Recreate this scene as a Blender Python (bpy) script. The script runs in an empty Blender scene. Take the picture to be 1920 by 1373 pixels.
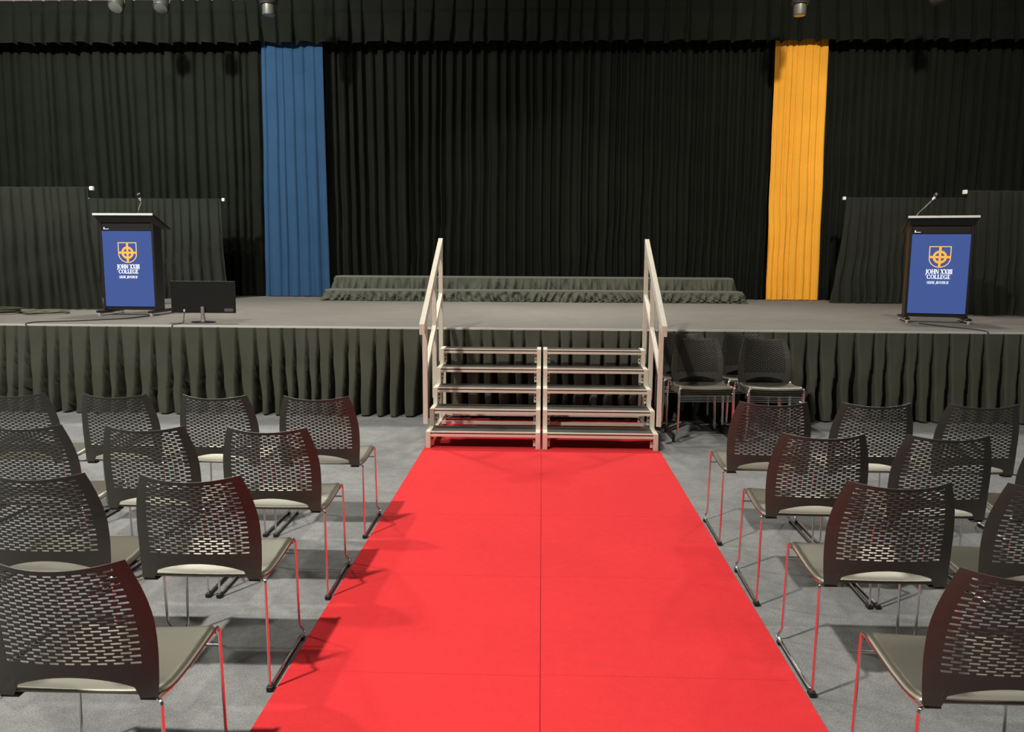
import bpy, bmesh, math, random
from mathutils import Vector, Matrix
random.seed(7)
C = bpy.context.scene
COL = C.collection
R = math.radians

# ------------------------------------------------------------------ camera
F_PX, PITCH, YAW, ROLL, CAM_H = 1542.0, 0.13396, -0.03574, 0.00542, 1.640
Fv = Vector((math.sin(YAW)*math.cos(PITCH), math.cos(YAW)*math.cos(PITCH), -math.sin(PITCH)))
R0 = Vector((math.cos(YAW), -math.sin(YAW), 0)); U0 = R0.cross(Fv)
Rv = R0*math.cos(ROLL)+U0*math.sin(ROLL); Uv = U0*math.cos(ROLL)-R0*math.sin(ROLL)
cam = bpy.data.cameras.new('camera'); cam.sensor_fit = 'HORIZONTAL'; cam.sensor_width = 36
cam.lens = 36*F_PX/1920; cam.clip_start = 0.05; cam.clip_end = 100
camo = bpy.data.objects.new('camera', cam); COL.objects.link(camo)
M = Matrix((Rv, Uv, -Fv)).transposed().to_4x4(); M.translation = Vector((-0.009, 0, CAM_H))
camo.matrix_world = M
C.camera = camo

# ------------------------------------------------------------------ light
C.view_settings.view_transform = 'Standard'; C.view_settings.look = 'None'
C.view_settings.gamma = 1; C.view_settings.use_curve_mapping = False
C.view_settings.exposure = 0.0
w = bpy.data.worlds.new('world'); C.world = w; w.use_nodes = True
w.node_tree.nodes['Background'].inputs[0].default_value = (1, .97, .92, 1)
w.node_tree.nodes['Background'].inputs[1].default_value = 0.03
def lamp(name, loc, power, size, col=(1, .96, .88), aim=None, spread=180):
    l = bpy.data.lights.new(name, 'AREA'); l.shape = 'DISK'; l.size = size; l.energy = power; l.color = col
    l.spread = R(spread)
    o = bpy.data.objects.new(name, l); COL.objects.link(o); o.location = loc
    if aim is not None:
        o.rotation_euler = (Vector(aim)-Vector(loc)).to_track_quat('-Z', 'Y').to_euler()
    return o
WARM = (1.0, .965, .87); COOL = (.93, 1.0, .93)
lamp('high_bay_lamp', (-3.9, -.1, 9.0), 1270, .45, WARM)
lamp('high_bay_lamp', (-6.4, 6.1, 9.0), 430, .5, WARM)
lamp('high_bay_lamp', (3.9, -.1, 9.0), 90, .7, WARM)
lamp('high_bay_lamp', (6.0, 6.1, 9.0), 60, .7, WARM)
lamp('stage_wash_lamp', (-4.6, 11.2, 5.5), 165, .5, WARM, aim=(-2.2, 3.5, 0), spread=150)
lamp('stage_wash_lamp', (4.6, 11.2, 5.5), 115, .5, WARM, aim=(2.2, 3.5, 0), spread=150)
lamp('stage_wash_lamp', (0.0, 11.2, 6.2), 135, .6, WARM, spread=110)
lamp('unseen_front_wash', (-7.5, 5.0, 7.8), 330, .5, COOL, aim=(-6.6, 14, 4.2), spread=80)  # unseen wash that brightens the left curtains and valance
lamp('unseen_front_wash', (3.2, 5.0, 7.8), 105, .5, WARM, aim=(5.0, 14, 3.0), spread=62)  # added out of view to lift the gold drape and right curtain

# ------------------------------------------------------------------ materials
MATS = {}
def mat(name, col, rough=.6, metal=0, bump=None, vary=None, coat=0, spec=.5, emit=None, sheen=0, ior=1.5, tint=(1, 1, 1)):
    if name in MATS: return MATS[name]
    m = bpy.data.materials.new(name); m.use_nodes = True; nt = m.node_tree; b = nt.nodes['Principled BSDF']
    b.inputs['Base Color'].default_value = (*col, 1); b.inputs['Roughness'].default_value = rough
    b.inputs['Metallic'].default_value = metal; b.inputs['IOR'].default_value = ior; b.inputs['Specular Tint'].default_value = (*tint, 1); b.inputs['Specular IOR Level'].default_value = spec
    if coat: b.inputs['Coat Weight'].default_value = coat; b.inputs['Coat Roughness'].default_value = .08
    if sheen: b.inputs['Sheen Weight'].default_value = sheen; b.inputs['Sheen Roughness'].default_value = .5
    if emit: b.inputs['Emission Color'].default_value = (*emit[:3], 1); b.inputs['Emission Strength'].default_value = emit[3]
    tc = nt.nodes.new('ShaderNodeTexCoord')
    if vary:            # list of (scale, amount)
        src = None
        for sc, am in vary:
            n = nt.nodes.new('ShaderNodeTexNoise'); n.inputs['Scale'].default_value = sc; n.inputs['Detail'].default_value = 4
            nt.links.new(tc.outputs['Object'], n.inputs['Vector'])
            r = nt.nodes.new('ShaderNodeMapRange'); r.inputs[1].default_value = .3; r.inputs[2].default_value = .7
            r.inputs[3].default_value = 1-am; r.inputs[4].default_value = 1+am
            nt.links.new(n.outputs['Fac'], r.inputs[0])
            mx = nt.nodes.new('ShaderNodeVectorMath'); mx.operation = 'SCALE'
            if src is None: mx.inputs[0].default_value = col
            else: nt.links.new(src, mx.inputs[0])
            nt.links.new(r.outputs[0], mx.inputs['Scale']); src = mx.outputs[0]
        nt.links.new(src, b.inputs['Base Color'])
    if bump:
        n = nt.nodes.new('ShaderNodeTexNoise'); n.inputs['Scale'].default_value = bump[0]; n.inputs['Detail'].default_value = 3
        nt.links.new(tc.outputs['Object'], n.inputs['Vector'])
        bp = nt.nodes.new('ShaderNodeBump'); bp.inputs['Strength'].default_value = bump[1]; bp.inputs['Distance'].default_value = bump[2]
        nt.links.new(n.outputs['Fac'], bp.inputs['Height']); nt.links.new(bp.outputs['Normal'], b.inputs['Normal'])
    MATS[name] = m; return m
GREY_CARPET = mat('grey_carpet', (.222, .226, .226), .95, bump=(260, .6, .004), vary=[(1.1, .14), (5, .10), (22, .10), (150, .28)], spec=.2)
GREY_BASE = mat('carpet_joint', (.15, .155, .16), 1, spec=.1)
RED_CARPET = mat('red_carpet', (.68, .034, .040), .95, bump=(300, .5, .003), vary=[(1.3, .04), (20, .03), (200, .08)], spec=.15)
STAGE_CARPET = mat('stage_carpet', (.165, .153, .138), .95, bump=(200, .5, .004), vary=[(.7, .08), (6, .06), (120, .22)], spec=.2)
ALU = mat('brushed_aluminium', (.80, .75, .64), .45, .4, bump=(90, .05, .001), vary=[(30, .05)])
ALU_TRIM = mat('edge_aluminium', (.88, .87, .84), .35, .3)
RISER_TRIM = mat('dull_riser_trim', (.16, .165, .15), .45, .3)
SILVER2 = mat('dull_silver', (.35, .34, .31), .4, .5)
CHROME = mat('chrome', (.74, .72, .70), .20, 1)
BACK_PLASTIC = mat('black_backrest_plastic', (.042, .040, .033), .45, spec=.5, bump=(700, .12, .0006))
PLASTIC = mat('black_plastic', (.034, .032, .024), .44, spec=1.0, ior=1.85, tint=(1, .95, .78), bump=(700, .12, .0006))
RUBBER = mat('black_rubber', (.01, .01, .01), .6)
TREAD = mat('black_tread_board', (.035, .035, .028), .5, bump=(150, .3, .001), vary=[(8, .25)])
DARK = mat('groove_black', (.006, .006, .006), .8)
DRAPE = mat('black_drape', (.0108, .0115, .0092), 1, spec=.05, bump=(500, .2, .001), vary=[(2, .12)])
SKIRT = mat('black_skirt_cloth', (.080, .082, .064), 1, spec=.05, bump=(400, .2, .001), vary=[(3, .12)])
BLUE = mat('blue_drape', (.024, .060, .125), .95, spec=.15, vary=[(2, .08)])
YELLOW = mat('gold_drape', (.80, .36, .035), .9, spec=.2, vary=[(2, .05)])
BLACK_PAINT = mat('black_satin_board', (.016, .014, .013), .45)
BLACK_GLOSS = mat('black_gloss_plastic', (.012, .011, .011), .3, vary=[(4, .1)])
SILVER = mat('silver_edge', (.85, .84, .78), .4, .2)
SCREEN = mat('blue_display', (.01, .015, .05), .16, emit=(.052, .092, .285, 1.0), coat=.3)
ORANGE = mat('orange_print', (.5, .2, .02), .5, emit=(.90, .38, .06, 1.0))
PALE_ORANGE = mat('pale_orange_print', (.5, .3, .1), .5, emit=(.85, .45, .22, .95))
WHITE_PRINT = mat('white_print', (.8, .8, .8), .5, emit=(.85, .87, .95, 1.0))
WHITE = mat('white_plastic', (.8, .8, .74), .5)
CABLE = mat('black_cable', (.02, .02, .02), .5)
CLEAR_CABLE = mat('olive_cable', (.13, .13, .085), .35)
WALL = mat('back_wall_paint', (.24, .165, .165), .8, vary=[(1, .1)])
HALL = mat('hall_wall_paint', (.11, .11, .105), .8, vary=[(1, .1)])
CEIL = mat('ceiling_paint', (.16, .16, .15), .9, vary=[(1, .1)])
LAMP_BODY = mat('lamp_housing', (.06, .058, .05), .5, .3)
LENS = mat('lamp_lens', (.16, .16, .14), .15, .2, coat=.5)

# ------------------------------------------------------------------ helpers
def finish(name, bm, m, parent=None, smooth=False):
    me = bpy.data.meshes.new(name)
    if smooth:
        for f in bm.faces: f.smooth = True
        for e in bm.edges:
            if len(e.link_faces) == 2 and e.calc_face_angle(0) > R(40): e.smooth = False
    bm.to_mesh(me); bm.free()
    o = bpy.data.objects.new(name, me); me.materials.append(m); COL.objects.link(o)
    if parent is not None: o.parent = parent
    return o
def tag(o, label=None, cat=None, group=None, kind=None):
    if label: o['label'] = label
    if cat: o['category'] = cat
    if group: o['group'] = group
    if kind: o['kind'] = kind
    return o
def empty(name, loc, rz, label, cat, group=None):
    o = bpy.data.objects.new(name, None); COL.objects.link(o); o.location = loc; o.rotation_euler = (0, 0, rz)
    o.empty_display_size = .1
    return tag(o, label, cat, group)
def box(bm, x0, x1, y0, y1, z0, z1, mtx=None, bev=0):
    g = bmesh.ops.create_cube(bm, size=1)['verts']
    for v in g:
        v.co = Vector(((x0+x1)/2+v.co.x*(x1-x0), (y0+y1)/2+v.co.y*(y1-y0), (z0+z1)/2+v.co.z*(z1-z0)))
    if bev:
        ed = list({e for v in g for e in v.link_edges})
        r = bmesh.ops.bevel(bm, geom=ed, offset=bev, segments=1, affect='EDGES')
        g = [v for v in r['verts']]
    if mtx is not None:
        for v in g: v.co = mtx @ v.co
    return g
def B(name, m, parent, *boxes, bev=0, mtx=None, smooth=False):
    bm = bmesh.new()
    for b in boxes: box(bm, *b, bev=bev, mtx=mtx)
    return finish(name, bm, m, parent, smooth)
def beam(bm, a, b, w, h, up=Vector((0, 0, 1)), plumb=False):
    """rectangular bar from a to b, w across, h tall; plumb=True cuts the ends vertically"""
    a = Vector(a); b = Vector(b); d = (b-a).normalized(); s = d.cross(up).normalized()*(w/2)
    u = Vector((0, 0, h/2)) if plumb else s.cross(d).normalized()*(h/2)
    vs = [bm.verts.new(p+i*s+j*u) for p in (a, b) for i, j in ((-1, -1), (1, -1), (1, 1), (-1, 1))]
    for q in ((0, 1, 2, 3), (7, 6, 5, 4), (0, 4, 5, 1), (1, 5, 6, 2), (2, 6, 7, 3), (3, 7, 4, 0)):
        bm.faces.new([vs[k] for k in q])
    bmesh.ops.recalc_face_normals(bm, faces=bm.faces)
def round_path(pts, rads, n=4):
    out = [Vector(pts[0])]
    for i in range(1, len(pts)-1):
        p = Vector(pts[i]); a = Vector(pts[i-1]); b = Vector(pts[i+1]); r = rads[i] if isinstance(rads, (list, tuple)) else rads
        r = min(r, (a-p).length*.49, (b-p).length*.49)
        s = p+(a-p).normalized()*r; e = p+(b-p).normalized()*r
        for k in range(n+1):
            t = k/n; out.append(s*(1-t)**2+p*2*t*(1-t)+e*t*t)
    out.append(Vector(pts[-1])); return out
def tube(bm, pts, r, n=8, closed=False, cap=True):
    pts = [Vector(p) for p in pts]; N = len(pts); rings = []; ref = None
    for i, p in enumerate(pts):
        if closed: t = pts[(i+1) % N]-pts[i-1]
        else: t = pts[min(i+1, N-1)]-pts[max(i-1, 0)]
        t.normalize()
        if ref is None: ref = t.orthogonal().normalized()
        ref = (ref-t*ref.dot(t)).normalized(); bi = t.cross(ref)
        rr = r[i] if isinstance(r, (list, tuple)) else r
        rings.append([bm.verts.new(p+(ref*math.cos(2*math.pi*k/n)+bi*math.sin(2*math.pi*k/n))*rr) for k in range(n)])
    for i in range(N if closed else N-1):
        a = rings[i]; b = rings[(i+1) % N]
        for k in range(n): bm.faces.new((a[k], a[(k+1) % n], b[(k+1) % n], b[k]))
    if cap and not closed:
        bm.faces.new(rings[0][::-1]); bm.faces.new(rings[-1])
    bmesh.ops.recalc_face_normals(bm, faces=bm.faces)
def lathe(bm, prof, n=20, mtx=Matrix()):
    rings = []
    for r, z in prof:
        rings.append([bm.verts.new(mtx @ Vector((r*math.cos(2*math.pi*k/n), r*math.sin(2*math.pi*k/n), z))) for k in range(n)])
    for a, b in zip(rings, rings[1:]):
        for k in range(n): bm.faces.new((a[k], a[(k+1) % n], b[(k+1) % n], b[k]))
    bm.faces.new(rings[0][::-1]); bm.faces.new(rings[-1])
    bmesh.ops.recalc_face_normals(bm, faces=bm.faces)
def sheet_solid(bm, V, faces, normals, t):
    """thick shell from a sheet (V list, quads by index), offset t along -normal"""
    a = [bm.verts.new(v) for v in V]; b = [bm.verts.new(v-n*t) for v, n in zip(V, normals)]
    cnt = {}
    for f in faces:
        for i in range(len(f)):
            e = (f[i], f[(i+1) % len(f)]); k = (min(e), max(e)); cnt.setdefault(k, []).append(e)
    for f in faces:
        bm.faces.new([a[i] for i in f]); bm.faces.new([b[i] for i in reversed(f)])
    for es in cnt.values():
        if len(es) == 1:
            i, j = es[0]; bm.faces.new((a[j], a[i], b[i], b[j]))
    for v in [v for v in bm.verts if not v.link_faces]: bm.verts.remove(v)
def wob(seed, n=5, f0=1.0):
    rr = random.Random(seed); T = [(f0*rr.uniform(.4, 2.6), rr.uniform(0, 6.28), rr.uniform(.4, 1)) for _ in range(n)]
    s = sum(t[2] for t in T)
    return lambda x: sum(a*math.sin(f*x+p) for f, p, a in T)/s
def drape(name, path, zb, zt, m, parent=None, pitch=.14, amp=(.05, .06), valley=(.3, .4), ds=.015, nz=14, seed=1, slant=.05,
          flare=0, hem=.006, jit=.3, ripple=.006, crumple=0, power=2.0, endflare=(0, 0), fl=.25, inset=0):
    """pleated cloth hanging along path (camera side is the right-hand normal of the path direction)"""
    rr = random.Random(seed); P = [Vector(p) for p in path]
    seg = [(P[i+1]-P[i]).length for i in range(len(P)-1)]; L = sum(seg)
    edges = [-1.0]
    while edges[-1] < L+1.0: edges.append(edges[-1]+pitch*rr.uniform(1-jit, 1+jit))
    am = [rr.uniform(.65, 1.15) for _ in edges]; va = [rr.uniform(.7, 1.35) for _ in edges]
    w1 = wob(seed+11, 5, 1.3); w2 = wob(seed+12, 5, 9); w3 = wob(seed+13, 6, 14/pitch*.14*2); w4 = wob(seed+14, 5, 3); w5 = wob(seed+15, 4, 30); w6 = wob(seed+16, 4, 25)
    import bisect
    bm = bmesh.new(); n = max(2, int(L/ds)); rows = []
    for j in range(nz+1):
        f = j/nz                    # 0 top, 1 bottom
        row = []
        for i in range(n+1):
            s = L*i/n; acc = 0; k = 0
            while k < len(seg)-1 and s > acc+seg[k]: acc += seg[k]; k += 1
            d = (P[k+1]-P[k]).normalized(); base = P[k]+d*(s-acc)
            # soften corners of the path
            nr = Vector((d.y, -d.x))
            for kk, q in ((k+1, acc+seg[k]), (k, acc)):
                if 0 < kk < len(seg) and abs(s-q) < .06:
                    dn = (P[kk+1]-P[kk]).normalized(); dp = (P[kk]-P[kk-1]).normalized()
                    bl = .5+.5*(s-q)/.06; dd = (dp*(1-bl)+dn*bl).normalized(); nr = Vector((dd.y, -dd.x))
            sp = s+slant*w1(s)*f+slant*.5*w2(s*.3+f*1.2)*f
            b = bisect.bisect_right(edges, sp)-1; p = (sp-edges[b])/(edges[b+1]-edges[b])
            v = (valley[0]*(1-f)+valley[1]*f)*va[b]; t = min(1, min(p, 1-p)/max(.02, v*.5))
            t = max(0, t-fl)/(1-fl); prof = 1-(1-t)**power
            A = (amp[0]*(1-f)+amp[1]*f)*am[b]
            g = min(1, max(0, (f-.10)/.6)); off = A*prof-inset*g*(1-prof)+ripple*w3(s+f*.08)+flare*f**1.5
            if crumple: off += crumple*math.sin(min(1, f*1.1)*3.14)*(w2(s*1.9+f*.16)+.8*w3(s*.5-f*.06)+.3*w5(s*.9+f*.08))
            q = base+nr*off
            e0 = endflare[0]*f**1.4*max(0, 1-s/.5); e1 = endflare[1]*f**1.4*max(0, 1-(L-s)/.5)
            q -= d*e0; q += d*e1
            z = zt+(zb-zt)*f+(hem*w4(s*3) if j == nz else 0)+(hem*.8*(prof-.5) if j == nz else 0)
            row.append(bm.verts.new((q.x, q.y, z)))
        rows.append(row)
    for j in range(nz):
        for i in range(n): bm.faces.new((rows[j][i], rows[j+1][i], rows[j+1][i+1], rows[j][i+1]))
    o = finish(name, bm, m, parent)
    for p in o.data.polygons: p.use_smooth = True
    return o

# ------------------------------------------------------------------ the hall
def slab(name, m, *b, **k): return tag(B(name, m, None, *b, **k), kind='structure')
flo = slab('floor', GREY_BASE, (-12, 12, -8, 14.9, -.2, -.003))
slab('wall_back', WALL, (-12, 12, 14.75, 14.9, -.003, 9.6))
slab('wall_left', HALL, (-12.2, -12, -8, 14.9, -.2, 9.6))
slab('wall_right', HALL, (12, 12.2, -8, 14.9, -.2, 9.6))
slab('wall_rear', HALL, (-12.2, 12.2, -8.2, -8, -.2, 9.6))
slab('ceiling', CEIL, (-12.2, 12.2, -8.2, 14.9, 9.6, 9.8))
# carpet tiles of the floor: one metre squares, seams in line with the red carpet
def tile_mesh(x0, x1, y0, y1, z0, z1, m, nm='carpet_tile'):
    bm = bmesh.new(); box(bm, x0, x1, y0, y1, z0, z1, bev=.0015); me = bpy.data.meshes.new(nm); bm.to_mesh(me); bm.free()
    me.materials.append(m); return me
tm = tile_mesh(-.4994, .4994, -.4994, .4994, -.003, 0, GREY_CARPET)
for ix in range(-7, 7):
    for iy in range(0, 8):
        o = bpy.data.objects.new('carpet_tile', tm); COL.objects.link(o); o.parent = flo
        o.location = (ix+.5, 1.04+iy, random.uniform(-.0006, 0)); o.rotation_euler = (0, 0, random.choice((0, 2))*math.pi/2)
# the grey carpet goes on as one sheet where it is never seen closely
ex = B('carpet_sheet', GREY_CARPET, flo, (-12, 12, -8, .54, -.003, 0), (-12, -7, .54, 14.75, -.003, 0), (7, 12, .54, 14.75, -.003, 0), (-7, 7, 8.54, 14.75, -.003, 0))

# red carpet: two rows of squares
rc = empty('red_carpet', (0, 0, 0), 0, 'bright red carpet runner of square pieces leading to the stage stairs', 'carpet')
for ix in (0, 1):
    ys = [.04+i for i in range(0, 7)]+[6.80]
    if ix == 0: ys = [y-.012 if 0 < i < 7 else y for i, y in enumerate(ys)]
    for a, b in zip(ys, ys[1:]):
        x0, x1 = ((-1.0, -.0008), (.0008, 1.0))[ix]
        bm = bmesh.new(); box(bm, x0, x1, a+.0007, b-.0007, .0005, .009, bev=.0012); finish('carpet_square', bm, RED_CARPET, rc)
    bm = bmesh.new(); box(bm, x0, x1, 6.803, 8.15, .0005, .004, bev=.001); finish('carpet_square', bm, RED_CARPET, rc)

# ------------------------------------------------------------------ stage
SF, SH = 8.274, .910
st = empty('stage_platform', (0, SF, 0), 0, 'long raised stage with grey carpeted top and pleated black front skirt', 'stage')
B('deck', STAGE_CARPET, st, (-10, 9.5, .012, 6.2, SH-.12, SH))
B('edge_trim', ALU_TRIM, st, (-10, 9.5, 0, .012, SH-.022, SH+.001))
B('support_frame', DARK, st, (-10, 9.5, .30, .34, 0, SH-.12), (-10, 9.5, 6.1, 6.2, 0, SH-.12))
sk = drape('skirt', [(-8.5, -.003), (8.5, -.003)], .012, SH-.016, SKIRT, st, pitch=.155, amp=(.030, .112), valley=(.14, .66), fl=.5, inset=.16, ds=.0105, nz=10,
           seed=5, slant=.05, jit=.28, ripple=.003, power=2.2, hem=.008)

# back curtains
CY = 14.32
def curtain(name, x0, x1, m, label, seed, pitch=.15, zb=SH+.012, **k):
    o = drape(name, [(x0, CY), (x1, CY)], zb, 5.3, m, None, seed=seed, pitch=pitch, **k)
    return tag(o, label, 'curtain')
curtain('stage_curtain', -10.2, -4.62, DRAPE, 'black floor-length curtain across the left of the stage, left of the blue drape', 21, .17, amp=(.08, .12), valley=(.45, .7), slant=.10, ds=.014, jit=.4)
curtain('stage_curtain', -3.84, 3.86, DRAPE, 'wide black centre curtain between the blue and the gold drapes', 22, .14, amp=(.10, .15), valley=(.8, 1.1), fl=.38, slant=.07, ds=.012, jit=.5)
curtain('stage_curtain', 4.50, 9.6, DRAPE, 'black floor-length curtain right of the gold drape', 23, .16, amp=(.08, .12), valley=(.5, .8), slant=.10, ds=.014, jit=.4)
CY = 14.13
curtain('stage_curtain', -4.72, -3.69, BLUE, 'narrow blue curtain hanging left of centre stage', 24, .15, zb=SH+.008, amp=(.022, .05), valley=(.5, .7), slant=.05, ds=.008, jit=.45, endflare=(.07, .04))
curtain('stage_curtain', 3.755, 4.61, YELLOW, 'narrow golden yellow curtain hanging right of centre stage', 25, .105, zb=SH+.008, amp=(.022, .045), valley=(.5, .7), slant=.06, ds=.007, jit=.45, endflare=(-.02, .05))
va = drape('curtain_valance', [(-10.2, 14.04), (9.6, 14.04)], 5.085, 5.775, DRAPE, None, seed=31, pitch=.27, amp=(.05, .12), valley=(.26, .46),
           slant=.06, ds=.014, nz=10, jit=.35, ripple=.006, hem=.022, power=2.4)
tag(va, 'short black pleated valance along the top of the stage curtains', 'valance')
# steel frame and white light lines above the valance
tb = B('curtain_track', ALU_TRIM, None, (-10.2, 9.6, 14.16, 14.22, 5.66, 5.70)); tag(tb, 'long straight track that carries the curtains above the stage', 'rail')

# ------------------------------------------------------------------ choir risers
def riser(x0, x1, y, z0, z1, depth, label, seed):
    t = empty('choir_riser', ((x0+x1)/2, y, z0), 0, label, 'riser', 'carpeted choir risers at the back of the stage')
    h = (x1-x0)/2; H = z1-z0
    B('platform', STAGE_CARPET, t, (-h+.01, h-.01, .012, depth-.01, H-.05, H-.002))
    B('edge_trim', RISER_TRIM, t, (-h, h, 0, .012, H-.026, H), (-h, -h+.012, .012, depth, H-.026, H), (h-.012, h, .012, depth, H-.026, H))
    for x in (-h+.1, -h/2, 0, h/2, h-.1):
        
        for ya in (.10, depth-.14): B('leg', DARK, t, (x-.02, x+.02, ya, ya+.04, 0, H-.05))
    drape('skirt', [(-h-.012, depth), (-h-.012, -.012), (h+.012, -.012), (h+.012, depth)], .006, H-.024, SKIRT, t, pitch=.115, amp=(.012, .085), valley=(.35, 1.0), fl=.3,
          ds=.011, nz=12, seed=seed, slant=.11, jit=.5, ripple=.004, crumple=.040, flare=.02, hem=.006, power=1.6)
    return t
riser(-3.46, 3.13, 13.02, SH+.001, 1.09, .42, 'low front riser with ruffled black skirt, nearest the stage front', 41)
riser(-3.40, 3.07, 13.46, SH+.001, 1.292, .42, 'higher rear riser with ruffled black skirt, behind the low riser', 42)

# ------------------------------------------------------------------ pipe and drape screens
def screen(x0, x1, y, label, seed, ends=(0, 0), ztop=2.47, back=0, knob=(True, True)):
    t = empty('drape_screen', ((x0+x1)/2, y, SH), 0, label, 'drape screen', 'low black drape screens on the stage')
    h = (x1-x0)/2; H = ztop-SH; rr = random.Random(seed)
    for s in (-1, 1):
        bm = bmesh.new(); tube(bm, [(s*(h-.3), .06, .006), (s*(h-.3), .06, H-.015)], .02, 10); finish('upright', bm, ALU, t, True)
        B('base_plate', ALU, t, (s*(h-.35)-.15, s*(h-.35)+.15, .02, .30, 0.0005, .006))
    bm = bmesh.new(); tube(bm, [(-h, .03, H), (h, .03, H)], .016, 10); rod = finish('top_rail', bm, ALU, t, True)
    for s, k in ((-1, knob[0]), (1, knob[1])):
        if k: B('rail_end_cap', WHITE, rod, (s*(h+.01)-.022, s*(h+.01)+.022, .005, .055, H-.022, H+.028), bev=.005)
    drape('drape', [(-h+.01, .0), (h-.01, .0)], .01, H+.012, DRAPE2, t, pitch=.12, amp=(.03, .09), valley=(.35, .8), ds=.009, nz=12, seed=seed, slant=.07,
          jit=.35, ripple=.004, endflare=ends)
    # pocket of the drape over the rail
    bm = bmesh.new(); pts = []; N = int(h*2/.03)
    ww = wob(seed+3, 5, 25)
    pts = [(-h+.012+(2*h-.024)*i/N, .028, H+.004*ww(i*.09)) for i in range(N+1)]
    tube(bm, pts, .021, 8); finish('rail_pocket', bm, DRAPE2, t, True)
    return t
DRAPE2 = mat('screen_drape', (.023, .0245, .019), 1, spec=.05, bump=(500, .2, .001), vary=[(2, .12)])
screen(-7.7, -5.79, 10.50, 'black drape screen at far left of the stage, in front of another', 51, (0, .10), ztop=2.455)
screen(-7.35, -5.15, 13.25, 'black drape screen behind the left lectern', 52, (0, .06), ztop=2.495)
screen(4.73, 6.70, 13.30, 'black drape screen behind the right lectern, its left edge flaring out', 53, (.17, 0), ztop=2.55)
screen(5.25, 7.4, 10.60, 'black drape screen at far right of the stage, in front of another', 54, (-.02, 0), ztop=2.445)

# ------------------------------------------------------------------ lettering for the lecterns
TH, TN = .20, .085
def glyph(ch):
    """list of polygons in a 1-high box, and the advance"""
    P = []
    def rect(x0, x1, y0, y1): P.append([(x0, y0), (x1, y0), (x1, y1), (x0, y1)])
    def diag(xa, xb, wd, y0=0, y1=1): P.append([(xa, y0), (xa+wd, y0), (xb+wd, y1), (xb, y1)])
    def serif(x, y, wd=.36): rect(x-wd/2, x+wd/2, y, y+.07) if y < .5 else rect(x-wd/2, x+wd/2, y-.07, y)
    def stem(x, b=True, t=True):
        rect(x, x+TH, 0, 1)
        if b: serif(x+TH/2, 0)
        if t: serif(x+TH/2, 1)
    def arc(cx, cy, rx, ry, a0, a1, thick=True):
        n = 10
        for i in range(n):
            q = []
            for a in (a0+(a1-a0)*i/n, a0+(a1-a0)*(i+1)/n):
                r = R(a); th = TN+(TH-TN)*abs(math.cos(r)); q.append((cx+rx*math.cos(r), cy+ry*math.sin(r), cx+(rx-th)*math.cos(r), cy+(ry-TN)*math.sin(r)))
            P.append([q[0][:2], q[1][:2], q[1][2:], q[0][2:]])
    if ch == 'I': stem(.08); return P, .36
    if ch == 'H': stem(.08); stem(.60); rect(.28, .60, .46, .55); return P, .88
    if ch == 'N':
        rect(.08, .18, 0, 1); serif(.13, 0, .3); serif(.10, 1, .22); rect(.66, .76, 0, 1); serif(.71, 1, .3); P.append([(.62, 0), (.76, 0), (.24, 1), (.04, 1)]); return P, .86
    if ch == 'X':
        P.append([(.55, 0), (.78, 0), (.27, 1), (.04, 1)]); P.append([(.08, 0), (.17, 0), (.70, 1), (.61, 1)])
        serif(.12, 0, .28); serif(.66, 0, .34); serif(.16, 1, .34); serif(.66, 1, .28); return P, .82
    if ch == 'O': arc(.46, .5, .44, .52, 0, 360); return P, .92
    if ch == 'C': arc(.46, .5, .44, .52, 45, 315); rect(.72, .79, .66, .96); rect(.72, .79, .04, .30); return P, .86
    if ch == 'G': arc(.46, .5, .44, .52, 45, 300); rect(.72, .79, .66, .96); rect(.60, .80, .02, .44); rect(.52, .88, .38, .45); return P, .94
    if ch == 'L': stem(.08, True, True); rect(.08, .62, 0, .08); rect(.55, .63, 0, .26); return P, .68
    if ch == 'E':
        stem(.08); rect(.08, .60, 0, .08); rect(.53, .61, 0, .25); rect(.08, .58, .92, 1); rect(.51, .59, .75, 1); rect(.28, .48, .46, .54); return P, .68
    if ch == 'J': rect(.20, .40, -.08, 1); serif(.30, 1); P.append([(-.02, -.28), (.10, -.30), (.40, -.06), (.20, -.02)]); return P, .46
    if ch == 'S':
        arc(.32, .73, .26, .28, 40, 235); arc(.34, .27, .28, .28, -140, 75); rect(.50, .56, .68, .95); rect(.04, .10, .06, .34); return P, .66
    if ch == 'K':
        stem(.08); P.append([(.27, .40), (.36, .48), (.70, 1), (.60, 1)]); P.append([(.54, 0), (.80, 0), (.46, .60), (.32, .50)]); serif(.68, 0, .3); serif(.64, 1, .28); return P, .82
    if ch == 'U': rect(.08, .28, .25, 1); serif(.18, 1); rect(.62, .71, .25, 1); serif(.66, 1, .28); arc(.395, .30, .315, .32, 180, 360); return P, .80
    if ch == 'T': rect(.25, .45, 0, 1); serif(.35, 0); rect(.02, .68, .92, 1); rect(.02, .09, .74, 1); rect(.61, .68, .74, 1); return P, .70
    return [], .34
def text(bm, s, cx, y, h, width, z, lean=0):
    """letters on the plane y=z (facing -Y), centred on cx, baseline at height y"""
    adv = [glyph(c) for c in s]; tot = sum(a[1] for a in adv); sx = width/tot; x = cx-width/2-lean*sx*.5
    for P, a in adv:
        for k, p in enumerate(P):
            vs = [bm.verts.new((x+(q[0]+lean*q[1])*sx, z-.00006*(k % 4), y+q[1]*h)) for q in p]
            f = bm.faces.new(vs)
            f.normal_update()
            if f.normal.y > 0: f.normal_flip()
        x += a*sx
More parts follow.
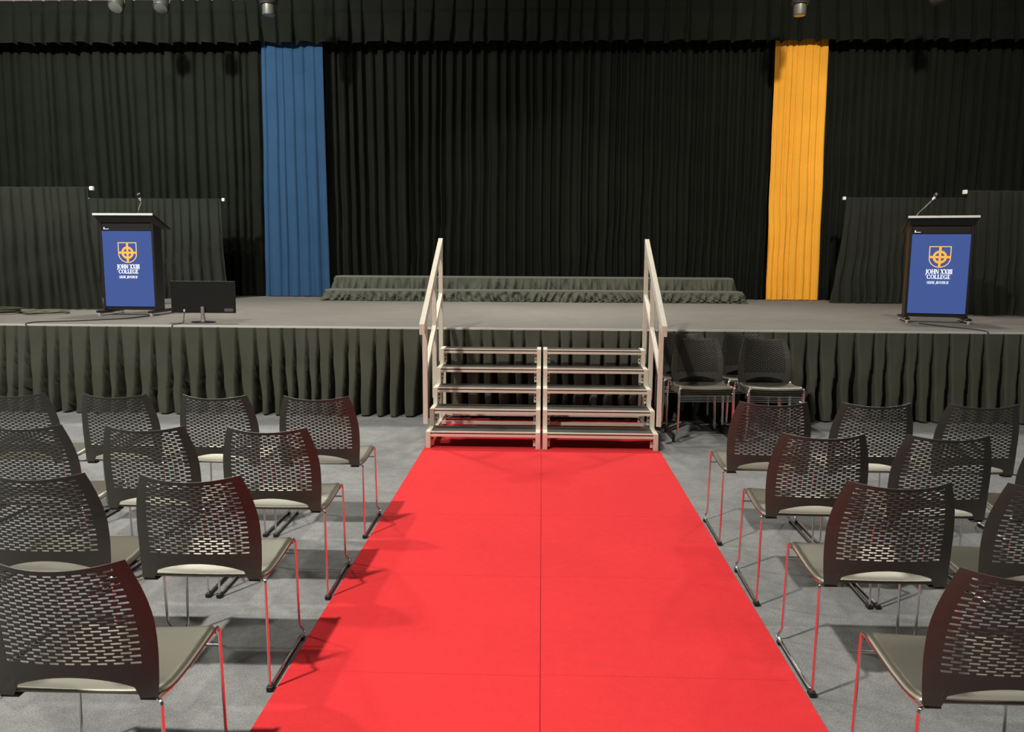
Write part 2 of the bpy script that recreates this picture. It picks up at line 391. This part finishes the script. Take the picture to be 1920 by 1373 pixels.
def ring(bm, cx, cz, r0, r1, y, a0=0, a1=360, n=40):
    for i in range(n):
        p = []
        for a in (a0+(a1-a0)*i/n, a0+(a1-a0)*(i+1)/n): p.append((math.cos(R(a)), math.sin(R(a))))
        f = bm.faces.new([bm.verts.new((cx+c*r, y, cz+s*r)) for (c, s), r in ((p[0], r0), (p[1], r0), (p[1], r1), (p[0], r1))])
        f.normal_update()
        if f.normal.y > 0: f.normal_flip()

# ------------------------------------------------------------------ lecterns
def lectern(x, y, rz, label, mic_pts, mic_label, seed):
    """origin: on the stage under the middle of the front face; local -Y looks to the hall"""
    t = empty('lectern', (x, y, SH), rz, label, 'lectern', None)
    W = .325          # half width
    zb, zt = .062, 1.115
    for s in (-1, 1): B('side_panel', BLACK_PAINT, t, (s*W-.028*(s > 0), s*W+.028*(s < 0), -.01, .19, zb, zt), bev=.004)
    B('back_box', BLACK_PAINT, t, (-W+.028, W-.028, .03, .18, zb+.02, zt-.04))
    B('front_panel', BLACK_PAINT, t, (-W+.028, W-.028, .004, .03, zb, zt-.03))
    # header band, and the display in its bezel
    B('header_band', BLACK_PAINT, t, (-W+.03, W-.03, -.004, .004, .995, 1.075), bev=.002)
    d = B('display', SCREEN, t, (-.296, .296, -.006, .004, .103, .988))
    ex = -.0064
    cz = .735; r = .073; sw = .112; top = cz+.120; bot = cz-.118
    bm = bmesh.new()
    # shield outline
    out = [(-sw, top), (sw, top)]; inn = [(-sw+.009, top-.009), (sw-.009, top-.009)]
    o1 = []; i1 = []
    for i in range(25):
        a = R(0-180*i/24); o1.append((sw*math.cos(a), cz-.012+(cz-.012-bot)*math.sin(a)-.0)); i1.append(((sw-.009)*math.cos(a), cz-.012+(cz-.012-bot-.009)*math.sin(a)))
    Oa = [(-sw, top), (sw, top)]+o1; Ia = [(-sw+.009, top-.009), (sw-.009, top-.009)]+i1
    for i in range(len(Oa)):
        j = (i+1) % len(Oa)
        f = bm.faces.new([bm.verts.new((p[0], ex, p[1])) for p in (Oa[i], Oa[j], Ia[j], Ia[i])]); f.normal_update()
        if f.normal.y > 0: f.normal_flip()
    em = finish('shield_outline', bm, PALE_ORANGE, d)
    bm = bmesh.new()
    ring(bm, 0, cz, .048, .073, ex-.0002)
    for (a, b, c, e) in ((-.0125, .0125, bot, top), (-sw, sw, cz-.0125, cz+.0125)):
        f = bm.faces.new([bm.verts.new(p) for p in ((a, ex-.0004, c), (b, ex-.0004, c), (b, ex-.0004, e), (a, ex-.0004, e))]); f.normal_update()
        if f.normal.y > 0: f.normal_flip()
    finish('ringed_cross', bm, ORANGE, d)
    bm = bmesh.new()
    for a in (('JOHN XXIII', 0, .548, .050, .275, ex, 0), ('COLLEGE', 0, .492, .046, .240, ex, 0), ('SEEK JUSTICE', -.004, .437, .027, .225, ex, .18)):
        bm = bmesh.new(); text(bm, *a); finish('lettering', bm, WHITE_PRINT, d)
    bm = bmesh.new()
    box(bm, -.272, -.262, -.0052, -.004, 1.006, 1.030); box(bm, -.258, -.212, -.0052, -.004, 1.008, 1.012)
    finish('maker_mark', bm, WHITE_PRINT, t)
    # sloping top: high silver front edge, low back edge
    a = Vector((0, -.065, 1.178)); b = Vector((0, .36, 1.02)); hw = .36
    bm = bmesh.new(); beam(bm, a, b, 2*hw, .018); finish('top_board', bm, BLACK_PAINT, t)
    B('top_edge', SILVER, t, (-hw, hw, -.080, -.064, 1.163, 1.188), bev=.003)
    bm = bmesh.new()       # tapered underside from body up to the wide top
    q = [(-W, -.012, 1.085), (W, -.012, 1.085), (W, .19, 1.02), (-W, .19, 1.02), (-hw+.012, -.058, 1.163), (hw-.012, -.058, 1.163), (hw-.012, .34, 1.018), (-hw+.012, .34, 1.018)]
    vs = [bm.verts.new(p) for p in q]
    for f in ((3, 2, 1, 0), (4, 5, 6, 7), (0, 1, 5, 4), (1, 2, 6, 5), (2, 3, 7, 6), (3, 0, 4, 7)): bm.faces.new([vs[k] for k in f])
    finish('top_apron', bm, BLACK_PAINT, t)
    # feet with levelling pads
    for s in (-1, 1):
        xx = s*(W-.014)
        bm = bmesh.new(); box(bm, xx-.030, xx+.030, -.16, .42, .034, .062, bev=.010); ft = finish('foot', bm, BLACK_GLOSS, t)
        B('foot_rail', SILVER, ft, (xx-.014, xx+.014, -.15, .41, .018, .034), bev=.002)
        for yy in (-.13, .39):
            bm = bmesh.new(); lathe(bm, [(.016, .0005), (.018, .006), (.008, .01), (.008, .02)], 12, Matrix.Translation((xx, yy, 0))); finish('levelling_pad', bm, SILVER, ft, True)
    for zz in ((.72, .30) if seed == 1 else ()):   # little latches on the left side panel
        B('latch', SILVER, t, (-W-.018, -W, .06, .10, zz, zz+.045), bev=.003)
    # gooseneck microphone
    mc = empty('gooseneck_microphone', (0, 0, 0), 0, mic_label, 'microphone')
    loc = Matrix.Translation((x, y, SH)) @ Matrix.Rotation(rz, 4, 'Z'); pts = [loc @ Vector(p) for p in mic_pts]
    mc.location = pts[0]; o = pts[0]; pts = [p-o for p in pts]
    bm = bmesh.new(); lathe(bm, [(.024, -.006), (.026, .006), (.014, .014), (.010, .03)], 14); finish('mic_base', bm, RUBBER, mc, True)
    bm = bmesh.new(); tube(bm, round_path(pts, .08, 5), .0075, 8); finish('gooseneck', bm, CHROME, mc, True)
    dr = (pts[-1]-pts[-2]).normalized(); q = dr.to_track_quat('Z', 'Y').to_matrix().to_4x4(); q.translation = pts[-1]
    bm = bmesh.new(); lathe(bm, [(.010, -.035), (.017, -.005), (.019, .0)], 14, q); finish('mic_body', bm, SILVER, mc, True)
    bm = bmesh.new(); lathe(bm, [(.018, .0), (.030, .008), (.034, .022), (.031, .038), (.020, .05), (.006, .055)], 14, q); finish('mic_head', bm, BLACK_GLOSS, mc, True)
    return t
lectern(-4.885, 9.60, R(-1), 'black lectern left on stage with glowing blue screen and orange shield crest',
        [(.12, .06, 1.150), (.115, .07, 1.24), (.165, .06, 1.32), (.150, .05, 1.375)], 'bent gooseneck microphone on the left lectern', 1)
lectern(4.44, 9.46, R(-15), 'black lectern right on stage with blue screen, angled towards the centre',
        [(-.27, .02, 1.165), (-.25, .03, 1.215), (-.085, .05, 1.395)], 'straight slanted gooseneck microphone on the right lectern', 2)

# cables on the stage
def cable(name, pts, r, m, label, z=None, rad=.08):
    bm = bmesh.new(); o = Vector(pts[0]); tube(bm, [p-o for p in round_path(pts, rad, 4)], r, 6)
    ob = finish(name, bm, m, None, True); ob.location = o; return tag(ob, label, 'cable')
z = SH+.0065
cable('floor_cable', [(-4.585, 9.44, z), (-4.66, 8.98, z), (-5.0, 8.66, z), (-5.35, 8.45, z), (-5.32, 8.262, z), (-5.31, 8.262, SH-.03)], .006, CABLE, 'thin black cable from the left lectern to the stage edge')
cable('floor_cable', [(4.17, 9.25, z), (4.26, 8.85, z), (4.42, 8.5, z), (4.40, 8.262, z), (4.40, 8.262, SH-.03)], .006, CABLE, 'thin black cable from the right lectern to the stage edge')
def coil(x, y, r, n, rc, label, seed, m):
    rr = random.Random(seed); pts = []; turns = n; N = turns*20
    for i in range(N+1):
        a = 2*math.pi*i/20; q = r*(1+.10*math.sin(i*.37)+.07*math.sin(i*.11+1)); k = i/N
        pts.append((q*math.cos(a), q*math.sin(a)*.9, rc+.0005+(k*turns*rc*.75)+.004*(1+math.sin(i*.8))))
    bm = bmesh.new(); tube(bm, pts, rc, 6); o = finish('coiled_cable', bm, m, None, True); o.location = (x, y, SH); return tag(o, label, 'cable')
coil(-5.98, 9.70, .23, 4, .008, 'flat olive coil of cable lying near the left drape screen', 3, CLEAR_CABLE)
coil(-6.52, 9.66, .22, 7, .010, 'thicker dark coil of cable at the far left of the stage', 4, mat('dark_olive_cable', (.05, .055, .035), .35))

# ------------------------------------------------------------------ monitor on the stage edge (its back to the hall)
mo = empty('computer_monitor', (-3.62, 8.66, SH), R(1.0), 'black flat monitor seen from behind, standing at the stage edge', 'monitor')
bm = bmesh.new(); box(bm, -.345, .345, 0, .022, .100, .440, bev=.004)
sh = finish('screen_housing', bm, BLACK_GLOSS, mo)
B('screen_panel', mat('dark_panel', (.01, .01, .012), .2), mo, (-.335, .335, .022, .024, .118, .430))
B('rating_label', mat('grey_label', (.10, .10, .105), .6), sh, (.225, .320, -.0015, 0, .118, .150))
B('port_row', DARK, sh, (-.19, -.15, -.002, 0, .118, .13))
bm = bmesh.new(); lathe(bm, [(.034, .010), (.026, .03), (.021, .07), (.020, .17)], 14, Matrix.Translation((.0, -.022, 0)) @ Matrix.Scale(.8, 4, (0, 1, 0))); finish('neck', bm, SILVER2, mo, True)
bm = bmesh.new(); lathe(bm, [(.128, .0008), (.130, .006), (.124, .010), (.04, .016)], 28, Matrix.Translation((0, -.01, 0)) @ Matrix.Scale(.66, 4, (0, 1, 0))); finish('stand_base', bm, BLACK_GLOSS, mo, True)
bm = bmesh.new(); box(bm, -.208, -.193, -.020, -.0005, .112, .138, bev=.002); finish('plug', bm, WHITE, mo)
bm = bmesh.new(); tube(bm, round_path([(-.20, -.012, .113), (-.195, -.05, .05), (-.165, -.12, .0075), (-.17, -.3, .0065), (-.175, -.395, .0065), (-.175, -.395, -.02)], .04, 4), .0045, 6); finish('power_lead', bm, CABLE, mo, True)

# ------------------------------------------------------------------ stage stairs
Y0, GO, RI = 6.83, .25, .149
def stair(side):
    s = side
    t = empty('stair_unit', (s*.4975, Y0, 0), 0,
              ('left' if s < 0 else 'right')+' half of the aluminium stage stairs, with black treads and a handrail on its '+('left' if s < 0 else 'right'), 'stairs', 'aluminium stair units in front of the stage')
    X0, X1, D = -.4875, .4875, .29
    for k in range(5):
        y = GO*k; zt = RI*(k+1); d = D if k < 4 else .42-.0
        if k == 4: d = .23
        bm = bmesh.new()
        box(bm, X0+.040, X1-.040, y+.006, y+.024, zt-.010, zt+.001)         # bright top lip
        box(bm, X0+.040, X1-.040, y+.004, y+.024, zt-.042, zt-.020)         # lower rail
        box(bm, X0+.040, X1-.040, y+d-.03, y+d-.012, zt-.042, zt-.004)      # rear rail
        fr = finish('tread_frame', bm, ALU, t)
        for x in (X0, X1-.040): B('tread_side_rail', ALU, fr, (x, x+.040, y+.041, y+d, zt-.042, zt), bev=.002)
        B('groove', DARK, fr, (X0+.040, X1-.040, y+.012, y+.024, zt-.020, zt-.010))
        B('tread_board', TREAD, t, (X0+.041, X1-.041, y+.0245, y+d-.031, zt-.016, zt-.001))
        z0 = 0.0095 if k == 0 else RI*k
        if k == 0: z0 = .0045
        for x in (X0, X1-.040):
            B('upright', ALU, t, (x, x+.040, y, y+.040, z0, zt+.001), bev=.002)
        for x, u in ((X0+.040, 1), (X1-.040, -1)):                      # bolted corner bracket inside
            xa, xb = sorted((x, x+u*.022))
            br = B('corner_bracket', ALU, t, (xa, xb, y+.05, y+.056, max(zt-.135, .02), zt-.043))
            xm = (xa+xb)/2
            for q in (.070, .105):
                if k == 0 and q > .1: continue
                bm = bmesh.new(); lathe(bm, [(.007, 0), (.007, .004)], 10, Matrix.Translation((xm, y+.050, zt-q)) @ Matrix.Rotation(R(90), 4, 'X')); finish('bolt', bm, DARK, br)
    # rear legs, bottom rails
    yr = GO*4+.205
    for x in (X0+.004, X1-.034):
        B('rear_leg', ALU, t, (x, x+.030, yr+.002, yr+.032, .0045, RI*5-.002), bev=.002)
        B('middle_leg', ALU, t, (x, x+.026, GO*3+.14, GO*3+.166, .0045, RI*4-.043), bev=.002)
    for x in (X0+.006, X1-.036):
        B('bottom_side_rail', ALU, t, (x, x+.03, .041, yr+.001, .055, .085))
    B('bottom_cross_rail', ALU, t, (X0+.037, X1-.037, yr-.03, yr, .060, .098))
    B('bottom_cross_rail', ALU, t, (X0+.037, X1-.037, GO*3, GO*3+.03, .060, .088))
    # handrail on the outer side
    ox = s*.4875; sg = s
    def xs(a, b): return tuple(sorted((ox+sg*a, ox+sg*b)))
    rail = lambda Y: 1.022+.555*(Y-6.8)      # centre line of the rail
    for Y, zb in ((6.965, .185), (7.585, .308), (8.09, .59)):
        zt = rail(Y)-.043
        x0, x1 = xs(.001, .041)
        p = B('handrail_post', ALU, t, (x0, x1, Y-Y0-.0, Y-Y0+.030, zb, zt+.008), bev=.002)
        for zz in (rail(Y)-.06,):
            bm = bmesh.new(); lathe(bm, [(.007, 0), (.007, .004)], 10, Matrix.Translation(((x0+x1)/2, Y-Y0, zz-.055)) @ Matrix.Rotation(R(90), 4, 'X')); finish('bolt', bm, DARK, p)
    bm = bmesh.new(); xc = ox+sg*.021
    beam(bm, (xc, 6.80-Y0, rail(6.80)), (xc, 8.125-Y0, rail(8.125)), .042, .088, plumb=True); finish('handrail', bm, ALU, t)
    xc = ox+sg*.021
    for ya, yb in ((6.996, 7.584), (7.616, 8.089)):
        bm = bmesh.new(); beam(bm, (xc, ya-Y0, 1.25-.545*(8.1-ya)), (xc, yb-Y0, 1.25-.545*(8.1-yb)), .036, .045, plumb=True); finish('middle_rail', bm, ALU, t)
    return t
stair(-1); stair(1)

# ------------------------------------------------------------------ chairs
def backrest_bm():
    """slotted shell: u across (-1..1), z up; local +y is forward, rear foot at y=0"""
    def lerp_tab(tab, z):
        if z <= tab[0][0]: return tab[0][1]
        for (a, va), (b, vb) in zip(tab, tab[1:]):
            if z <= b: 
                t = (z-a)/(b-a); return va+(vb-va)*t
        return tab[-1][1]
    HW = [(.41, .2255), (.43, .2265), (.48, .2305), (.54, .2330), (.60, .2335), (.64, .2325), (.68, .2285), (.72, .2220), (.76, .2125), (.80, .2005), (.825, .1920), (.838, .187)]
    YC = [(.43, .034), (.47, .030), (.52, .020), (.58, .008), (.64, -.006), (.70, -.022), (.76, -.040), (.80, -.053), (.84, -.066)]
    SG = [(.43, .014), (.48, .022), (.56, .036), (.66, .048), (.84, .056)]
    def P(u, z):
        return Vector((u*lerp_tab(HW, z), lerp_tab(YC, z)+lerp_tab(SG, z)*u*u, z))
    p = 1/9.0*2*.815/(8.64/9)       # pitch in u so that the nine slots span +-.815
    p = 2*.815/8.64
    us = [-1, -.965, -.90, -.855]
    for i in range(-4, 5):
        for o in (-.32, -.18, .18, .32):
            us.append((i+o)*p)
    us += [.855, .90, .965, 1]
    us = sorted(set(round(x, 6) for x in us))
    z_lo, z_hi, nr = .530, .8185, 29
    pt = (z_hi-z_lo)/(nr-1); sh = pt*.58
    zs = []           # (z, slot row index or None for band below this z level)
    bands = []
    zl = [0, .33, .66]                 # fractions for the arch zone
    cols = len(us)-1
    levels = []
    for k in range(nr):
        zc = z_lo+k*pt; levels.append((zc-sh/2, k)); levels.append((zc+sh/2, None))
    levels.append((.832, None)); levels.append((.8375, None))
    V = []; N = []; idx = {}
    def add(u, z):
        q = P(u, z); e = 1e-3
        n = (P(min(1, u+e), z)-P(max(-1, u-e), z)).cross(P(u, z+e)-P(u, z-e)).normalized()   # points to -y (rear)
        V.append(q); N.append(n); return len(V)-1
    def zbot(u):
        a = abs(u)
        if a > .74: return .4225
        return .452+.034*math.cos(a/.74*math.pi/2)**.8
    grid = []
    z1 = levels[0][0]
    for f in (0, .12, .4, .7):
        grid.append([add(u, zbot(u)+(z1-zbot(u))*f) for u in us])
    for z, k in levels: grid.append([add(u, z-(.0135-.018*u*u)*max(0, (z-.70)/.1375)**1.5) for u in us])
    faces = []
    row_slot = [None]*4+[k for z, k in levels]
    for j in range(len(grid)-1):
        k = row_slot[j]
        for i in range(cols):
            c = (us[i]+us[i+1])/2/p
            if k is not None:
                if k % 2 == 0: n0 = round(c); hole = abs(c-n0) < .32 and abs(n0) <= 4
                else: n0 = math.floor(c)+.5; hole = abs(c-n0) < .32 and abs(n0) <= 3.5
                if hole: continue
            faces.append((grid[j][i], grid[j][i+1], grid[j+1][i+1], grid[j+1][i]))
    bm = bmesh.new(); sheet_solid(bm, V, faces, N, .0028); return bm
def seat_bm():
    def prof(v):      # y, z along the seat from rear to front
        T = [(0, .054, .427), (.04, .058, .4385), (.10, .075, .4405), (.3, .14, .4355), (.5, .22, .4375), (.7, .31, .446), (.85, .385, .4545), (.93, .425, .455), (.97, .445, .447), (1.0, .452, .432)]
        for a, b in zip(T, T[1:]):
            if v <= b[0]:
                t = (v-a[0])/(b[0]-a[0]); return a[1]+(b[1]-a[1])*t, a[2]+(b[2]-a[2])*t
        return T[-1][1:]
    vs = [0, .02, .04, .07, .10, .2, .3, .4, .5, .6, .7, .78, .85, .89, .93, .95, .97, .985, 1]
    us = [-1, -.985, -.95, -.88, -.75, -.55, -.3, 0, .3, .55, .75, .88, .95, .985, 1]
    V = []; N = []
    def P(u, v):
        y, z = prof(v); hw = .2415-.012*max(0, (v-.86)/.14)**1.5-.018*max(0, (.12-v)/.12)
        a = abs(u); dip = -.012*math.cos(a*math.pi/2)*min(1, v*6)*(1 if v < .93 else .8); edge = -.015*max(0, (a-.95)/.05)**1.3
        return Vector((u*hw, y, z+dip+edge))
    for v in vs:
        for u in us:
            e = 2e-3
            n = (P(min(1, u+e), v)-P(max(-1, u-e), v)).cross(P(u, min(1, v+e))-P(u, max(0, v-e))).normalized()
            V.append(P(u, v)); N.append(n)
    n = len(us); F = [(j*n+i, j*n+i+1, (j+1)*n+i+1, (j+1)*n+i) for j in range(len(vs)-1) for i in range(n-1)]
    bm = bmesh.new(); sheet_solid(bm, V, F, N, .0065); return bm
def frame_pts(s):
    pts = [(s*.262, 0, .017), (s*.257, .002, .440), (s*.234, .024, .4310), (s*.2315, .12, .4170), (s*.2315, .40, .4330), (s*.2365, .4575, .4420), (s*.244, .460, .045), (s*.2645, .463, .017), (s*.263, .40, .017), (s*.262, .0, .017)]
    rad = [0, .018, .010, .02, .02, .022, .018, .014, .02, 0]
    return round_path(pts[:-1], rad, 4)+[Vector((s*.262, .004, .0165))]
bb = backrest_bm(); sb = seat_bm()
def proto_chair():
    t = empty('stacking_chair', (0, 0, 0), 0, 'x', 'chair')
    o = finish('seat', sb, PLASTIC, t, True)
    o = finish('backrest', bb, BACK_PLASTIC, t)
    for p in o.data.polygons: p.use_smooth = False
    for s in (-1, 1):
        bm = bmesh.new(); tube(bm, frame_pts(s), .0055, 8); fr = finish('sled_frame', bm, CHROME, t, True)
        B('floor_glide', RUBBER, fr, *[(min(s*.256, s*.268), max(s*.256, s*.268), .012, .44, .0045, .0112)])
        B('foot_cap', RUBBER, fr, (min(s*.250, s*.274), max(s*.250, s*.274), -.012, .026, .0005, .022), bev=.003)
        B('foot_cap', RUBBER, fr, (min(s*.252, s*.275), max(s*.252, s*.275), .405, .432, .0005, .018), bev=.003)
    bm = bmesh.new(); tube(bm, [(-.2385, .4585, .372), (.2385, .4585, .372)], .0045, 8); finish('cross_bar', bm, CHROME, t, True)
    bm = bmesh.new(); tube(bm, [(-.2315, .12, .4120), (.2315, .12, .4120)], .0045, 8); tube(bm, [(-.2315, .36, .4255), (.2315, .36, .4255)], .0045, 8); finish('seat_support', bm, CHROME, t, True)
    # moulded pads that carry the backrest on the frame
    for s in (-1, 1):
        B('back_mount', BACK_PLASTIC, t, (min(s*.170, s*.2262), max(s*.170, s*.2230), .0525, .090, .4100, .4180), bev=.003)
    return t
proto = proto_chair(); first = [True]
def copy_tree(o, parent=None):
    c = o.copy(); COL.objects.link(c); c.parent = parent
    for ch in list(o.children): copy_tree(ch, c)
    return c
def chair(x, y, z, rz, label, group):
    o = proto if first[0] else copy_tree(proto); first[0] = False
    o.location = (x, y, z); o.rotation_euler = (0, 0, rz); o['label'] = label; o['group'] = group; return o
RN = ['front row', 'second row from stage', 'third row from stage', 'back row']
PN = ['beside the red carpet', 'second from the red carpet', 'third from the red carpet', 'fourth from the red carpet']
def rows(side, ys, xs):
    nm = 'left' if side < 0 else 'right'
    for r, (y, xx) in enumerate(zip(ys, xs)):
        for k, x in enumerate(xx):
            chair(x, y, 0, R(random.uniform(-.8, .8)), 'black slotted-back chair, %s block, %s, %s' % (nm, RN[r], PN[k]), 'slotted-back chairs in the %s seating block' % nm)
rows(-1, (4.58, 3.719, 2.883, 2.045), [(-1.287, -1.872, -2.452, -3.045), (-1.281, -1.860, -2.440), (-1.283, -1.862), (-1.283,)])
rows(1, (4.569, 3.746, 2.939, 2.10), [(1.284, 1.850, 2.430), (1.284, 1.846, 2.425), (1.284, 1.852), (1.270,)])
DZ, DY = .0185, -.017
LV = ['bottom', 'second from bottom', 'third from bottom', 'top']
for x, y, nm, a in ((1.43, 7.655, 'front stack right beside the stairs', 1.5), (2.045, 7.655, 'front stack farther from the stairs', 0),
                    (1.385, 8.135, 'rear stack right beside the stairs', -1), (1.975, 8.135, 'rear stack farther from the stairs', 0)):
    for k in range(4):
        chair(x, y+DY*k, DZ*k, math.pi+R(a), 'black chair facing the hall, %s of the %s' % (LV[k], nm), 'stacked chairs between the stairs and the stage skirt')

# ------------------------------------------------------------------ stage lamps hanging above the frame
tr = empty('lighting_bar', (0, 12.55, 6.2), 0, 'long steel lighting bar above the stage, carrying the spotlights', 'lighting bar')
bm = bmesh.new(); tube(bm, [(-9, 0, 0), (9, 0, 0)], .025, 12); finish('bar', bm, LAMP_BODY, tr, True)
for x in (-8, -3, 3, 8):
    bm = bmesh.new(); tube(bm, [(x, 0, .02), (x, 0, 3.4)], .006, 6); finish('hanger', bm, LAMP_BODY, tr, True)
def spot(x, zlow, tilt, kind, label):
    t = empty('spotlight', (x, 12.55, 6.2), 0, label, 'spotlight', 'spotlights hanging above the stage front')
    B('clamp', LAMP_BODY, t, (-.03, .03, -.045, .045, -.06, .04), bev=.005)
    L = 6.2-zlow; q = Matrix.Translation((0, 0, -L)) @ Matrix.Rotation(R(tilt), 4, 'X')
    if kind == 'barrel':
        bm = bmesh.new(); lathe(bm, [(.088, 0), (.092, .01), (.092, .15)], 24, q); h = finish('lens_barrel', bm, LAMP_BODY2, t, True)
        bm = bmesh.new(); lathe(bm, [(.118, .15), (.128, .165), (.13, .30), (.10, .42), (.05, .46)], 24, q); finish('housing', bm, LAMP_BODY, t, True)
        for z0 in (.17, .20, .23, .26):
            bm = bmesh.new(); lathe(bm, [(.130, z0), (.138, z0+.004), (.138, z0+.012), (.130, z0+.016)], 24, q); finish('cooling_fin', bm, LAMP_BODY, t, True)
        bm = bmesh.new(); lathe(bm, [(.078, -.004), (.078, -.001)], 20, q); finish('lens', bm, LENS, h, True)
    else:
        bm = bmesh.new(); lathe(bm, [(.105, 0), (.112, .01), (.108, .12), (.075, .24), (.04, .27)], 22, q); h = finish('housing', bm, LAMP_BODY, t, True)
        bm = bmesh.new(); lathe(bm, [(.094, -.006), (.05, -.014), (.01, -.016)][::-1]+[(.094, -.001)], 20, q); finish('lens', bm, LENS, h, True)
    for s in (-1, 1):
        bm = bmesh.new(); tube(bm, round_path([(0, 0, -.05), (s*.14, 0, -.07), (s*.14, 0, -L+.34), (s*(.115 if kind == 'par' else .135), -math.sin(R(tilt))*(.10 if kind == 'par' else .22), -L+math.cos(R(tilt))*(.10 if kind == 'par' else .22))], .03, 3), .009, 6); finish('yoke_arm', bm, LAMP_BODY, t, True)
LAMP_BODY2 = mat('lamp_barrel', (.16, .155, .13), .45, .4)
spot(-6.36, 5.245, -38, 'par', 'round tilted spotlight above the far left black curtain')
spot(-5.68, 5.225, -32, 'par', 'round tilted spotlight just left of the one above the blue curtain')
spot(-4.065, 5.125, 0, 'barrel', 'barrel spotlight hanging straight down above the blue curtain')
spot(3.655, 5.085, 0, 'barrel', 'barrel spotlight hanging straight down above the gold curtain')
spot(5.60, 5.27, -20, 'par', 'small dark spotlight above the right black curtain')
